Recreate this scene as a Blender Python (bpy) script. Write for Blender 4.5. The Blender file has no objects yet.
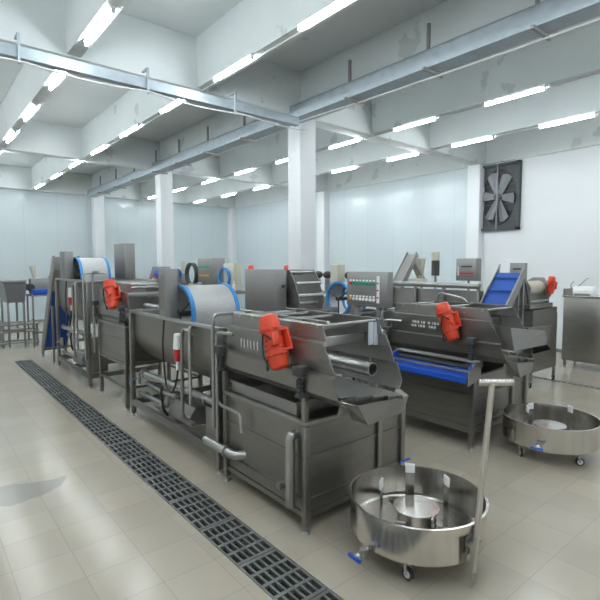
import bpy, bmesh, math, random
from mathutils import Vector, Matrix
random.seed(7)
S = bpy.context.scene
COL = S.collection
PI = math.pi

# ------------------------------------------------------------------ materials
def mat(name, color, rough=0.5, metal=0.0, noise=0.0, nscale=8.0, stretch=(1, 1, 1), bump=0.0, rvar=0.0,
        emit=None, estr=0.0, bscale=None, spec=None):
    m = bpy.data.materials.new(name); m.use_nodes = True
    nt = m.node_tree; b = nt.nodes['Principled BSDF']
    b.inputs['Base Color'].default_value = (*color, 1)
    b.inputs['Roughness'].default_value = rough
    b.inputs['Metallic'].default_value = metal
    if spec is not None: b.inputs['Specular IOR Level'].default_value = spec
    if emit:
        b.inputs['Emission Color'].default_value = (*emit, 1); b.inputs['Emission Strength'].default_value = estr
    if noise or bump or rvar:
        tc = nt.nodes.new('ShaderNodeTexCoord'); mp = nt.nodes.new('ShaderNodeMapping')
        mp.inputs['Scale'].default_value = stretch
        nt.links.new(tc.outputs['Object'], mp.inputs['Vector'])
        n = nt.nodes.new('ShaderNodeTexNoise'); n.inputs['Scale'].default_value = nscale
        n.inputs['Detail'].default_value = 5
        nt.links.new(mp.outputs[0], n.inputs['Vector'])
        if noise:
            mx = nt.nodes.new('ShaderNodeMix'); mx.data_type = 'RGBA'
            mx.inputs[6].default_value = (*[max(0, c * (1 - noise)) for c in color], 1)
            mx.inputs[7].default_value = (*[min(1, c * (1 + noise)) for c in color], 1)
            nt.links.new(n.outputs['Fac'], mx.inputs[0]); nt.links.new(mx.outputs[2], b.inputs['Base Color'])
        if rvar:
            mr = nt.nodes.new('ShaderNodeMapRange')
            mr.inputs[1].default_value = .3; mr.inputs[2].default_value = .7
            mr.inputs[3].default_value = rough - rvar; mr.inputs[4].default_value = rough + rvar
            nt.links.new(n.outputs['Fac'], mr.inputs[0]); nt.links.new(mr.outputs[0], b.inputs['Roughness'])
        if bump:
            bp = nt.nodes.new('ShaderNodeBump'); bp.inputs['Strength'].default_value = bump
            bp.inputs['Distance'].default_value = .01
            nt.links.new(n.outputs['Fac'], bp.inputs['Height']); nt.links.new(bp.outputs[0], b.inputs['Normal'])
    return m

M = {}
M['steel'] = mat('brushed_steel', (.285, .274, .255), .37, .9, noise=.18, nscale=3, rvar=.07, stretch=(1, 1, 6))
M['steel2'] = mat('matt_steel', (.35, .342, .325), .44, .87, noise=.12, nscale=4, rvar=.06)
M['pipe'] = mat('polished_pipe_steel', (.44, .44, .43), .3, .9, noise=.06, nscale=6)
M['bright'] = mat('polished_steel_highlights', (.66, .635, .60), .21, 1.0, noise=.22, nscale=5, rvar=.04, stretch=(3, 3, .3))  # vertical streak highlights painted into the colour as stretched noise
M['mesh'] = mat('perforated_steel', (.52, .52, .52), .45, .6, noise=.2, nscale=60, bump=.5)
M['boxgrey'] = mat('grey_cover_steel', (.34, .335, .325), .5, .7, noise=.06, nscale=3)
M['galv'] = mat('galvanised_steel', (.42, .48, .52), .55, .6, noise=.3, nscale=7, rvar=.1)
M['black'] = mat('black_rubber', (.02, .02, .022), .5)
M['dark'] = mat('dark_grey', (.06, .062, .065), .5)
M['iron'] = mat('drain_iron', (.24, .25, .245), .5, .5, noise=.25, nscale=9)
M['mark'] = mat('pale_marks', (.75, .76, .76), .5)
M['trench'] = mat('trench_concrete', (.02, .02, .02), .8)
M['red'] = mat('red_motor_paint', (.78, .075, .03), .3, 0, noise=.08, nscale=6)
M['redplug'] = mat('red_plastic', (.7, .03, .03), .35)
M['blue'] = mat('blue_plastic', (.02, .10, .55), .35, noise=.08)
M['rim'] = mat('blue_seal', (.05, .27, .66), .4, noise=.08)
M['belt'] = mat('blue_belt', (.012, .09, .42), .45, noise=.1)
M['white'] = mat('white_plastic_and_glint', (.92, .92, .92), .4)  # real plastic, and also the painted glints on the pan blades
M['cream'] = mat('cream_plastic', (.62, .60, .5), .5)
M['green'] = mat('green_button', (.03, .35, .2), .4)
M['orange'] = mat('orange_button', (.9, .35, .02), .4)
M['paper'] = mat('tag_card', (.62, .68, .74), .6, noise=.1, nscale=30)
M['wood'] = mat('pale_handle_steel', (.56, .50, .42), .38, .55, noise=.1, nscale=4)
M['wall'] = mat('white_plaster', (.80, .82, .84), .55, noise=.03, nscale=1.2)
M['col'] = mat('white_column_paint', (.82, .84, .86), .5, noise=.025, nscale=2)
M['tube'] = mat('tube_glow', (1, 1, 1), .5, emit=(.90, .97, 1.0), estr=26)
M['fixture'] = mat('fixture_white', (.7, .72, .73), .4)
M['fanframe'] = mat('fan_frame_grey', (.07, .075, .08), .55, .3, noise=.3, nscale=12)
M['fanblade'] = mat('fan_blade_grey', (.20, .21, .225), .5, .3, noise=.15, nscale=6)
M['cable'] = mat('white_cable', (.62, .63, .62), .5)

def make_concrete(name, base, stainc, edge=.62):
    m = mat(name, base, .7, noise=.06, nscale=1.5)
    nt = m.node_tree; b = nt.nodes['Principled BSDF']
    src = b.inputs['Base Color'].links[0].from_socket
    tc = nt.nodes.new('ShaderNodeTexCoord')
    n = nt.nodes.new('ShaderNodeTexNoise'); n.inputs['Scale'].default_value = 1.6; n.inputs['Detail'].default_value = 6
    nt.links.new(tc.outputs['Object'], n.inputs['Vector'])
    cr = nt.nodes.new('ShaderNodeValToRGB'); cr.color_ramp.elements[0].position = edge; cr.color_ramp.elements[1].position = edge + .02
    nt.links.new(n.outputs['Fac'], cr.inputs[0])
    mx = nt.nodes.new('ShaderNodeMix'); mx.data_type = 'RGBA'
    nt.links.new(cr.outputs[0], mx.inputs[0]); nt.links.new(src, mx.inputs[6]); mx.inputs[7].default_value = (*stainc, 1)
    nt.links.new(mx.outputs[2], b.inputs['Base Color'])
    return m
M['ceil'] = make_concrete('painted_ceiling', (.72, .765, .77), (.60, .635, .64), .66)
M['beam'] = make_concrete('painted_beam', (.745, .785, .79), (.60, .635, .64), .63)

def brickmat(name, c1, c2, mortar, bw, bh, ms, rough, axes='xy', off=0.0, origin=(0, 0, 0), stain=None, rvar=.0, tilevar=1.0):
    m = bpy.data.materials.new(name); m.use_nodes = True
    nt = m.node_tree; b = nt.nodes['Principled BSDF']; b.inputs['Roughness'].default_value = rough
    tc = nt.nodes.new('ShaderNodeTexCoord'); sp = nt.nodes.new('ShaderNodeSeparateXYZ'); cb = nt.nodes.new('ShaderNodeCombineXYZ')
    mp = nt.nodes.new('ShaderNodeMapping'); mp.inputs['Location'].default_value = origin
    nt.links.new(tc.outputs['Object'], mp.inputs[0]); nt.links.new(mp.outputs[0], sp.inputs[0])
    nt.links.new(sp.outputs['XYZ'.index(axes[0].upper())], cb.inputs[0]); nt.links.new(sp.outputs['XYZ'.index(axes[1].upper())], cb.inputs[1])
    br = nt.nodes.new('ShaderNodeTexBrick'); br.offset = off
    for k, v in (('Color1', c1), ('Color2', c2), ('Mortar', mortar)): br.inputs[k].default_value = (*v, 1)
    br.inputs['Scale'].default_value = 1; br.inputs['Mortar Size'].default_value = ms; br.inputs['Mortar Smooth'].default_value = .2
    br.inputs['Brick Width'].default_value = bw; br.inputs['Row Height'].default_value = bh
    nt.links.new(cb.outputs[0], br.inputs[0])
    out = br.outputs['Color']
    n = nt.nodes.new('ShaderNodeTexNoise'); n.inputs['Scale'].default_value = .9; n.inputs['Detail'].default_value = 7
    n.inputs['Roughness'].default_value = .62
    nt.links.new(tc.outputs['Object'], n.inputs['Vector'])
    if stain:
        cr = nt.nodes.new('ShaderNodeValToRGB'); cr.color_ramp.elements[0].position = .35; cr.color_ramp.elements[1].position = .8
        nt.links.new(n.outputs['Fac'], cr.inputs[0])
        ml = nt.nodes.new('ShaderNodeMath'); ml.operation = 'MULTIPLY'; ml.inputs[1].default_value = .55
        nt.links.new(cr.outputs[0], ml.inputs[0])
        mx = nt.nodes.new('ShaderNodeMix'); mx.data_type = 'RGBA'; mx.inputs[7].default_value = (*stain, 1)
        nt.links.new(ml.outputs[0], mx.inputs[0]); nt.links.new(out, mx.inputs[6]); out = mx.outputs[2]
    nt.links.new(out, b.inputs['Base Color'])
    if rvar:
        n2 = nt.nodes.new('ShaderNodeTexNoise'); n2.inputs['Scale'].default_value = 1.6; n2.inputs['Detail'].default_value = 2
        nt.links.new(tc.outputs['Object'], n2.inputs['Vector'])
        mr = nt.nodes.new('ShaderNodeMapRange'); mr.inputs[1].default_value = .2; mr.inputs[2].default_value = .8
        mr.inputs[3].default_value = rough - rvar; mr.inputs[4].default_value = rough + rvar
        nt.links.new(n2.outputs['Fac'], mr.inputs[0]); nt.links.new(mr.outputs[0], b.inputs['Roughness'])
        bp = nt.nodes.new('ShaderNodeBump'); bp.inputs['Strength'].default_value = .05; bp.inputs['Distance'].default_value = .004
        ad = nt.nodes.new('ShaderNodeMath'); ad.operation = 'SUBTRACT'
        nt.links.new(n2.outputs['Fac'], ad.inputs[0]); nt.links.new(br.outputs['Fac'], ad.inputs[1])
        nt.links.new(ad.outputs[0], bp.inputs['Height']); nt.links.new(bp.outputs[0], b.inputs['Normal'])
    return m
M['floor'] = brickmat('floor_tiles', (.51, .452, .365), (.455, .405, .33), (.34, .305, .25), .4, .4, .0025, .19, 'xy', 0,
                      origin=(-.07, -.23, 0), stain=(.43, .395, .335), rvar=.035)
def puddle(m, cx, cy, rx, ry, colr):
    nt = m.node_tree; b = nt.nodes['Principled BSDF']; src = b.inputs['Base Color'].links[0].from_socket
    g = nt.nodes.new('ShaderNodeNewGeometry'); n = nt.nodes.new('ShaderNodeTexNoise'); n.inputs['Scale'].default_value = 2.5; n.inputs['Detail'].default_value = 4
    nt.links.new(g.outputs['Position'], n.inputs['Vector'])
    ad = nt.nodes.new('ShaderNodeMixRGB'); ad.blend_type = 'ADD'; ad.inputs[0].default_value = .55
    nt.links.new(g.outputs['Position'], ad.inputs[1]); nt.links.new(n.outputs['Color'], ad.inputs[2])
    mp = nt.nodes.new('ShaderNodeMapping'); mp.vector_type = 'TEXTURE'
    mp.inputs['Location'].default_value = (cx + .27, cy + .27, 0); mp.inputs['Scale'].default_value = (rx, ry, 1e3)
    nt.links.new(ad.outputs[0], mp.inputs[0])
    l = nt.nodes.new('ShaderNodeVectorMath'); l.operation = 'LENGTH'; nt.links.new(mp.outputs[0], l.inputs[0])
    r_ = nt.nodes.new('ShaderNodeMapRange'); r_.inputs[1].default_value = .9; r_.inputs[2].default_value = 1.05; r_.inputs[3].default_value = 1; r_.inputs[4].default_value = 0
    nt.links.new(l.outputs['Value'], r_.inputs[0])
    mx = nt.nodes.new('ShaderNodeMix'); mx.data_type = 'RGBA'; nt.links.new(r_.outputs[0], mx.inputs[0]); nt.links.new(src, mx.inputs[6]); mx.inputs[7].default_value = (*colr, 1)
    nt.links.new(mx.outputs[2], b.inputs['Base Color'])
puddle(M['floor'], .72, 5.16, .42, .20, (.34, .322, .285))
M['panel'] = brickmat('wall_panels', (.66, .74, .765), (.645, .725, .755), (.52, .59, .62), 1.15, 40, .006, .19, 'xy')
M['panely'] = brickmat('wall_panels_side', (.66, .74, .765), (.645, .725, .755), (.52, .59, .62), 1.15, 40, .006, .19, 'yx')

# ------------------------------------------------------------------ mesh helpers
class MB:
    def __init__(s): s.bm = bmesh.new()
    def _tf(s, vs, mtx):
        if mtx is not None: bmesh.ops.transform(s.bm, matrix=mtx, verts=vs)
    def box(s, a, b, bev=0.0, mtx=None):
        x0, y0, z0 = a; x1, y1, z1 = b
        r = bmesh.ops.create_cube(s.bm, size=1)
        vs = r['verts']
        for v in vs:
            v.co = Vector(((x0 + x1) / 2 + v.co.x * abs(x1 - x0), (y0 + y1) / 2 + v.co.y * abs(y1 - y0), (z0 + z1) / 2 + v.co.z * abs(z1 - z0)))
        if bev:
            es = list({e for v in vs for e in v.link_edges})
            r = bmesh.ops.bevel(s.bm, geom=es, offset=bev, segments=2, affect='EDGES', profile=.5)
            vs = list({v for f in r['faces'] for v in f.verts})
        s._tf(vs, mtx); return s
    def cyl(s, p0, p1, r, seg=16, r2=None, cap=True):
        p0, p1 = Vector(p0), Vector(p1); d = p1 - p0
        if r2 is None: r2 = r
        q = d.to_track_quat('Z', 'Y').to_matrix()
        rings = []
        for p, rr in ((p0, r), (p1, r2)):
            rings.append([s.bm.verts.new(p + q @ Vector((rr * math.cos(2 * PI * i / seg), rr * math.sin(2 * PI * i / seg), 0))) for i in range(seg)])
        for i in range(seg):
            f = s.bm.faces.new((rings[0][i], rings[0][(i + 1) % seg], rings[1][(i + 1) % seg], rings[1][i])); f.smooth = True
        if cap:
            s.bm.faces.new(rings[0][::-1]); s.bm.faces.new(rings[1])
        return s
    def tube(s, pts, r, seg=10, bend=0.0, cap=True):
        P = [Vector(p) for p in pts]
        if bend and len(P) > 2:
            Q = [P[0]]
            for i in range(1, len(P) - 1):
                a = (P[i - 1] - P[i]); b = (P[i + 1] - P[i])
                k = min(bend, a.length * .49, b.length * .49)
                A = P[i] + a.normalized() * k; B = P[i] + b.normalized() * k
                for t in (0, .2, .4, .6, .8, 1):
                    Q.append(A * (1 - t) ** 2 + P[i] * 2 * t * (1 - t) + B * t * t)
            Q.append(P[-1]); P = Q
        rings = []; up = None
        for i, p in enumerate(P):
            t = (P[min(i + 1, len(P) - 1)] - P[max(i - 1, 0)]).normalized()
            if up is None:
                up = Vector((0, 0, 1)) if abs(t.z) < .9 else Vector((1, 0, 0))
            n = (up - t * up.dot(t)).normalized(); up = n; bt = t.cross(n)
            rings.append([s.bm.verts.new(p + n * r * math.cos(2 * PI * j / seg) + bt * r * math.sin(2 * PI * j / seg)) for j in range(seg)])
        for a, b in zip(rings, rings[1:]):
            for j in range(seg):
                f = s.bm.faces.new((a[j], a[(j + 1) % seg], b[(j + 1) % seg], b[j])); f.smooth = True
        if cap: s.bm.faces.new(rings[0][::-1]); s.bm.faces.new(rings[-1])
        return s
    def prism(s, poly, axis, a, b):
        """poly = 2D points; axis 'x': (y,z) ; 'y': (x,z) ; 'z': (x,y)"""
        def P(u, v, w): return {'x': (w, u, v), 'y': (u, w, v), 'z': (u, v, w)}[axis]
        A = [s.bm.verts.new(P(u, v, a)) for u, v in poly]; B = [s.bm.verts.new(P(u, v, b)) for u, v in poly]
        n = len(poly)
        s.bm.faces.new(A[::-1]); s.bm.faces.new(B)
        for i in range(n): s.bm.faces.new((A[i], A[(i + 1) % n], B[(i + 1) % n], B[i]))
        return s
    def loft(s, rowA, rowB, th=.006, smooth=False):
        """a folded sheet between two polylines, given a thickness"""
        A = [Vector(p) for p in rowA]; B = [Vector(p) for p in rowB]; n = len(A)
        d = (B[0] - A[0])
        norms = []
        for i in range(n):
            t = (A[min(i + 1, n - 1)] - A[max(i - 1, 0)])
            norms.append(t.cross(d).normalized() * th)
        va = [s.bm.verts.new(p) for p in A]; vb = [s.bm.verts.new(p) for p in B]
        wa = [s.bm.verts.new(p + m) for p, m in zip(A, norms)]; wb = [s.bm.verts.new(p + m) for p, m in zip(B, norms)]
        for i in range(n - 1):
            for q in ((va[i], va[i + 1], vb[i + 1], vb[i]), (wa[i], wb[i], wb[i + 1], wa[i + 1]), (va[i], wa[i], wa[i + 1], va[i + 1]), (vb[i], vb[i + 1], wb[i + 1], wb[i])):
                f = s.bm.faces.new(q); f.smooth = smooth
        s.bm.faces.new((va[0], vb[0], wb[0], wa[0])); s.bm.faces.new((va[-1], wa[-1], wb[-1], vb[-1]))
        return s
    def lathe(s, prof, c=(0, 0, 0), seg=32, axis='z', smooth=True, closed=False):
        rings = []
        c = Vector(c)
        for r, h in prof:
            ring = []
            for i in range(seg):
                a = 2 * PI * i / seg; u, v = r * math.cos(a), r * math.sin(a)
                ring.append(s.bm.verts.new(c + Vector({'z': (u, v, h), 'x': (h, u, v), 'y': (u, h, v)}[axis])))
            rings.append(ring)
        pairs = list(zip(rings, rings[1:]))
        if closed: pairs.append((rings[-1], rings[0]))
        for a, b in pairs:
            for i in range(seg):
                f = s.bm.faces.new((a[i], a[(i + 1) % seg], b[(i + 1) % seg], b[i])); f.smooth = smooth
        return s
    def sphere(s, c, r, sc=(1, 1, 1), seg=14):
        q = bmesh.ops.create_uvsphere(s.bm, u_segments=seg, v_segments=seg // 2 + 1, radius=r)
        for v in q['verts']: v.co = Vector(c) + Vector((v.co.x * sc[0], v.co.y * sc[1], v.co.z * sc[2]))
        for f in {f for v in q['verts'] for f in v.link_faces}: f.smooth = True
        return s
    def quad(s, pts, th=.006):
        P = [Vector(p) for p in pts]; n = (P[1] - P[0]).cross(P[2] - P[0]).normalized() * th
        a = [s.bm.verts.new(p) for p in P]; b = [s.bm.verts.new(p + n) for p in P]; k = len(P)
        s.bm.faces.new(a[::-1]); s.bm.faces.new(b)
        for i in range(k): s.bm.faces.new((a[i], a[(i + 1) % k], b[(i + 1) % k], b[i]))
        return s
    def rot(s, mtx):
        bmesh.ops.transform(s.bm, matrix=mtx, verts=s.bm.verts); return s
    def build(s, name, m, parent=None, label=None, cat=None, group=None, loc=None, kind=None):
        bmesh.ops.recalc_face_normals(s.bm, faces=s.bm.faces)
        me = bpy.data.meshes.new(name); s.bm.to_mesh(me); s.bm.free()
        me.materials.append(M[m] if isinstance(m, str) else m)
        try: me.set_sharp_from_angle(angle=math.radians(35))
        except Exception: pass
        o = bpy.data.objects.new(name, me); COL.objects.link(o)
        if parent: o.parent = parent
        if loc: o.location = loc
        tag(o, label, cat, group, kind)
        return o

def tag(o, label=None, cat=None, group=None, kind=None):
    if label: o['label'] = label
    if cat: o['category'] = cat
    if group: o['group'] = group
    if kind: o['kind'] = kind
    return o
def thing(name, label, cat, loc, rz=0, group=None):
    o = bpy.data.objects.new(name, None); COL.objects.link(o); o.location = loc; o.rotation_euler = (0, 0, rz)
    o.empty_display_size = .1
    return tag(o, label, cat, group)
def copy_tree(o, parent=None):
    c = o.copy(); COL.objects.link(c); c.parent = parent
    for ch in list(o.children): copy_tree(ch, c)
    return c
def struct(name, m, mb): return mb.build(name, m, kind='structure')
def pane(pt, a, b): return [pt[i] for i in (a, b)]

# ------------------------------------------------------------------ the hall
XL, XR, YF, YB = -4.5, 12.6, -4.5, 20.6
ZG, ZS = 5.0, 5.8                     # underside of the girders, underside of the slab
DX0, DX1, DY0, DY1 = 1.755, 2.115, .40, 12.45   # drain trench
GX0, GX1, GY0, GY1 = 9.36, 9.50, -1.0, 6.8      # narrow drain on the right
f = MB()
def floorquad(x0, y0, x1, y1):
    f.box((x0, y0, -.25), (x1, y1, 0))
floorquad(XL, YF, DX0, YB)
floorquad(DX0, YF, DX1, DY0); floorquad(DX0, DY1, DX1, YB)
floorquad(DX1, YF, GX0, YB)
floorquad(GX0, YF, GX1, GY0); floorquad(GX0, GY1, GX1, YB)
floorquad(GX1, YF, XR, YB)
struct('floor', 'floor', f)
t = MB(); t.box((DX0, DY0, -.3), (DX1, DY1, -.2)); t.box((GX0, GY0, -.3), (GX1, GY1, -.2)); struct('trim_1', 'trench', t)
struct('ceiling', 'ceil', MB().box((XL, YF, ZS), (XR, YB, ZS + .2)))
struct('wall_right', 'wall', MB().box((XR, YF, 0), (XR + .2, YB, ZS)))
struct('wall_left', 'wall', MB().box((XL - .2, YF, 0), (XL, YB, ZS)))
struct('wall_back', 'panel', MB().box((XL, YB, 0), (XR, YB + .2, ZS)))
struct('wall_front', 'wall', MB().box((XL, YF - .2, 0), (XR, YF, ZS)))
struct('wall_panelling', 'panely', MB().box((XR - .03, 7.42, 0), (XR, YB, ZG)))
n = 2
for y in (-.1 - .9, 7.25, 13.71, 20.36):                 # girders across the hall
    w = .19
    struct('trim_%d' % n, 'beam', MB().box((XL, y - w, ZG), (XR, y + w, ZS), .01)); n += 1
ribs = (-.15, 1.86, 3.78, 7.9, 9.98)
segs = [(YF, -1.2), (-.8, 7.06), (7.44, 13.52), (13.9, 20.17)]
for x in ribs:                                       # ribs along the hall, between the girders
    b = MB()
    for a, c in segs: b.box((x - .09, a, ZG + .02), (x + .09, c, ZS))
    struct('trim_%d' % n, 'beam', b); n += 1
b = MB()
for a, c in segs: b.box((5.84, a, ZG + .01), (6.20, c, ZS))
struct('trim_%d' % n, 'beam', b); n += 1
b = MB()
for a, c in segs: b.box((XR - .1, a, ZG), (XR, c, ZS))
struct('trim_%d' % n, 'beam', b); n += 1
for y in (7.06, 13.52, 19.97):                          # columns in a line
    struct('trim_%d' % n, 'col', MB().box((5.83, y, 0), (6.216, y + .386, ZG), .012)); n += 1
for y0, y1 in ((7.12, 7.5), (13.5, 13.9), (20.2, 20.6)):   # pilasters on the right wall
    struct('trim_%d' % n, 'col', MB().box((XR - .28, y0, 0), (XR, y1, ZG), .01)); n += 1
struct('baseboard_right', 'steel2', MB().box((XR - .012, YF, 0), (XR, 7.1, .09)))
struct('baseboard_back', 'steel2', MB().box((XL, YB - .012, 0), (XR - .3, YB, .09)))

# ------------------------------------------------------------------ drain grates
ORD = ['first', 'second', 'third', 'fourth', 'fifth', 'sixth', 'seventh', 'eighth', 'ninth', 'tenth', 'eleventh', 'twelfth',
       'thirteenth', 'fourteenth', 'fifteenth', 'sixteenth', 'seventeenth', 'eighteenth', 'nineteenth', 'twentieth', 'twenty-first']
def grate_mesh(W, L, nx, ny, t=.03, bar=.018, cross=.03):
    b = MB()
    px = (W - bar) / nx; py = (L - cross) / ny
    for i in range(nx + 1): b.box((i * px, 0, -t), (i * px + bar, L, -.002))
    for j in range(ny + 1): b.box((0, j * py, -t + .002), (W, j * py + cross, -.001))
    return b
g0 = grate_mesh(DX1 - DX0 - .012, .594, 6, 4).build('drain_grate', 'iron', loc=(DX0 + .006, 0, 0))
L0 = .46
for k in range(20):
    g = g0 if k == 0 else g0.copy()
    if k: COL.objects.link(g)
    g.location = (DX0 + .006, L0 + .6 * k, 0)
    tag(g, 'slotted iron grate in the long floor drain, %s counting from the nearest' % ORD[max(k - 2, 0)], 'drain grate', 'grates in the long floor drain')
for g in [o for o in COL.objects if o.name.startswith('drain_grate')][:2]: g['label'] = 'slotted iron grate in the floor drain, just below the bottom edge of the picture'
s0 = grate_mesh(GX1 - GX0 - .006, .97, 3, 10).build('drain_grate', 'iron', loc=(GX0 + .003, 0, 0))
vis = 0
for k in range(7):
    g = s0 if k == 0 else s0.copy()
    if k: COL.objects.link(g)
    g.location = (GX0 + .003, -.2 + k * 1.0, 0)
    tag(g, ('narrow slotted grate in the slim right-hand drain, %s one counting back' % ORD[k - 3]) if k > 2 else 'narrow grate in the slim right-hand drain, outside the picture', 'drain grate', 'grates in the narrow right-hand drain')

# ------------------------------------------------------------------ tube lights
def light_proto():
    r = thing('tube_light', 'x', 'ceiling light', (0, 0, 0))
    MB().box((-.035, -.53, .03), (.035, .53, .06), .006).build('housing', 'fixture', r)
    b = MB(); b.cyl((-.0, -.49, 0), (0, .49, 0), .02, 10); b.build('tube', 'tube', r, label='glowing white tube')
    for sy in (-1, 1): MB().box((-.02, sy * .505 - .012, -.02), (.02, sy * .505 + .012, .032)).build('lamp_holder', 'fixture', r)
    return r
proto = light_proto(); first = True
ys = [-2.3, -.1 + .4, 1.95, 3.98, 5.98, 7.93, 10.05, 12.15, 14.25, 16.55, 18.95]
rows = [(-.15, 'beyond the leftmost row'), (1.86, 'leftmost row'), (3.72, 'second row from the left'), (7.86, 'third row from the left'), (9.96, 'row nearest the right wall')]
for x, rn in rows:
    # the first lamp of each row that falls inside the frame
    vis = {1.86: 5.9, 3.72: 3.9, 7.86: 3.9, 9.96: 3.9}.get(x, 99)
    cnt = 0
    for y in ys:
        o = proto if first else copy_tree(proto); first = False
        o.location = (x - (.04 if x == 3.72 else 0), y, ZG - .03)
        if y > vis: lab = 'ceiling tube light, %s from the camera in the %s' % (ORD[cnt], rn); cnt += 1
        else: lab = 'ceiling tube light outside the picture, %s' % rn
        tag(o, lab, 'ceiling light', 'tube lights under the ceiling ribs')
for i, x in enumerate((3.72, 7.86, 9.96)):
    MB().box((x + .05, -1, ZG - .01), (x + .068, 20.1, ZG + .01)).build('conduit', 'cable',
        label='thin cable conduit under the %s lamp rib' % ('second', 'third', 'rightmost')[i], cat='conduit')

# ------------------------------------------------------------------ cable trays
tr = thing('cable_tray', 'long galvanised cable tray hung by rods beside the column line', 'cable tray', (5.72, 0, 4.9))
b = MB()
b.box((-.14, -2, -.02), (.14, 19.9, -.01)); b.box((-.15, -2, -.02), (-.14, 19.9, .22)); b.box((.14, -2, -.02), (.15, 19.9, .22))
b.box((-.15, -2, .21), (-.10, 19.9, .22)); b.build('trough', 'galv', tr)
for y in (1.1, 2.6, 4.06, 5.56, 8.66, 10.25, 11.8, 13.3, 15.0, 16.7, 18.4):
    b = MB(); b.box((-.02 - .1, y - .02, .18), (.02 - .1, y + .02, .58)); b.build('hanger', 'boxgrey', tr)
    b = MB(); b.box((-.22, y - .02, -.06), (.24, y + .02, -.02)); b.build('bracket', 'boxgrey', tr)
MB().tube([(.05, -2, -.10), (.05, 3, -.10), (.08, 5.5, -.05), (.0, 7.2, -.03)], .012, 6).build('cable', 'cable', tr)
tr2 = thing('cable_tray', 'galvanised cable tray running along the girder at upper left', 'cable tray', (0, 6.86, 4.72))
b = MB(); b.box((-3, -.1, -.01), (5.55, .0, 0)); b.box((-3, -.11, -.01), (5.55, -.1, .13)); b.box((-3, .0, -.01), (5.55, .01, .13)); b.build('trough', 'galv', tr2)
for x in (-.6, 1.15, 2.75, 4.2):
    MB().box((x - .015, -.14, -.09), (x + .015, -.115, .27)).build('bracket', 'galv', tr2)
    MB().box((x - .015, -.13, .255), (x + .015, .06, .275)).build('hanger', 'galv', tr2)
b = MB(); pts = []
xs = [-2.5 + .25 * i for i in range(34)]
for x in xs:
    u = (x - 1.15) / 1.6
    pts.append((x, -.15, -.06 - .05 * abs(math.sin(u * PI))))
b.tube(pts, .014, 6); b.build('cable', 'cable', tr2)

# ------------------------------------------------------------------ wall fan
fan = thing('exhaust_fan', 'large square exhaust fan with grey blades high on the white wall', 'fan', (XR, 6.68, 3.15))
FW, FH = 1.20, 1.80
b = MB()
b.box((-.14, -FW/2, 0), (-.0, -FW/2+.05, FH)); b.box((-.14, FW/2-.05, 0), (0, FW/2, FH)); b.box((-.14, -FW/2, 0), (0, FW/2, .06)); b.box((-.14, -FW/2, FH-.06), (0, FW/2, FH))
b.build('frame', 'fanframe', fan)
# opening ring plate: rectangle with an oval hole
b = MB(); n_ = 40; outer = []; inner = []
for i in range(n_):
    a = 2 * PI * i / n_; cx, cz = math.cos(a), math.sin(a)
    k = 1 / max(abs(cx) / (FW/2 - .05), abs(cz) / (FH/2 - .06))
    outer.append(b.bm.verts.new((-.05, cx * k, FH/2 + cz * k))); inner.append(b.bm.verts.new((-.05, cx * .49, FH/2 + cz * .76)))
for i in range(n_): b.bm.faces.new((outer[i], outer[(i+1) % n_], inner[(i+1) % n_], inner[i]))
r_ = bmesh.ops.extrude_face_region(b.bm, geom=b.bm.faces[:])
bmesh.ops.translate(b.bm, vec=(.03, 0, 0), verts=[v for v in r_['geom'] if isinstance(v, bmesh.types.BMVert)])
b.build('shroud', 'fanframe', fan)
MB().box((-.015, -FW/2+.05, .06), (0, FW/2-.05, FH-.06)).build('back_grille', 'black', fan)
b = MB()
for i in range(9): b.box((-.03, -FW/2+.05, .2 + i * .17), (-.018, FW/2-.05, .215 + i * .17))
b.build('shutter_slats', 'fanframe', fan)
for k in range(6):
    a = .10 + k * PI / 3
    d = Vector((0, math.cos(a) * 1.0, math.sin(a) * 1.55)); l = 1.0
    dn = d.normalized(); pn = Vector((0, -dn.z, dn.y))
    L = .46 / max(abs(dn.y) / 1.0, 1e-6) if False else .47 / math.hypot(dn.y, dn.z / 1.55)
    c = Vector((0, 0, FH/2))
    p = [c + dn * .08 + pn * .06, c + dn * .08 - pn * .06, c + dn * (L * .9) - pn * .15, c + dn * L + pn * .0, c + dn * (L * .95) + pn * .13]
    p = [v + Vector((-.09 + (.03 if i in (0, 4) else -.02), 0, 0)) for i, v in enumerate(p)]
    MB().quad(p, .008).build('blade', 'fanblade', fan)
MB().cyl((-.14, 0, FH/2), (-.05, 0, FH/2), .10, 20).build('hub', 'fanframe', fan)
MB().box((-.155, -.02, .03), (-.14, .02, FH-.03)).build('centre_bar', 'fanblade', fan)
MB().tube([(XR - .02, 7.2, 3.1), (XR - .02, 7.22, 2.4), (XR - .02, 7.2, .2)], .012, 6).build('power_cable', 'cable', label='thin cable running down the wall from the exhaust fan', cat='cable')

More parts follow.
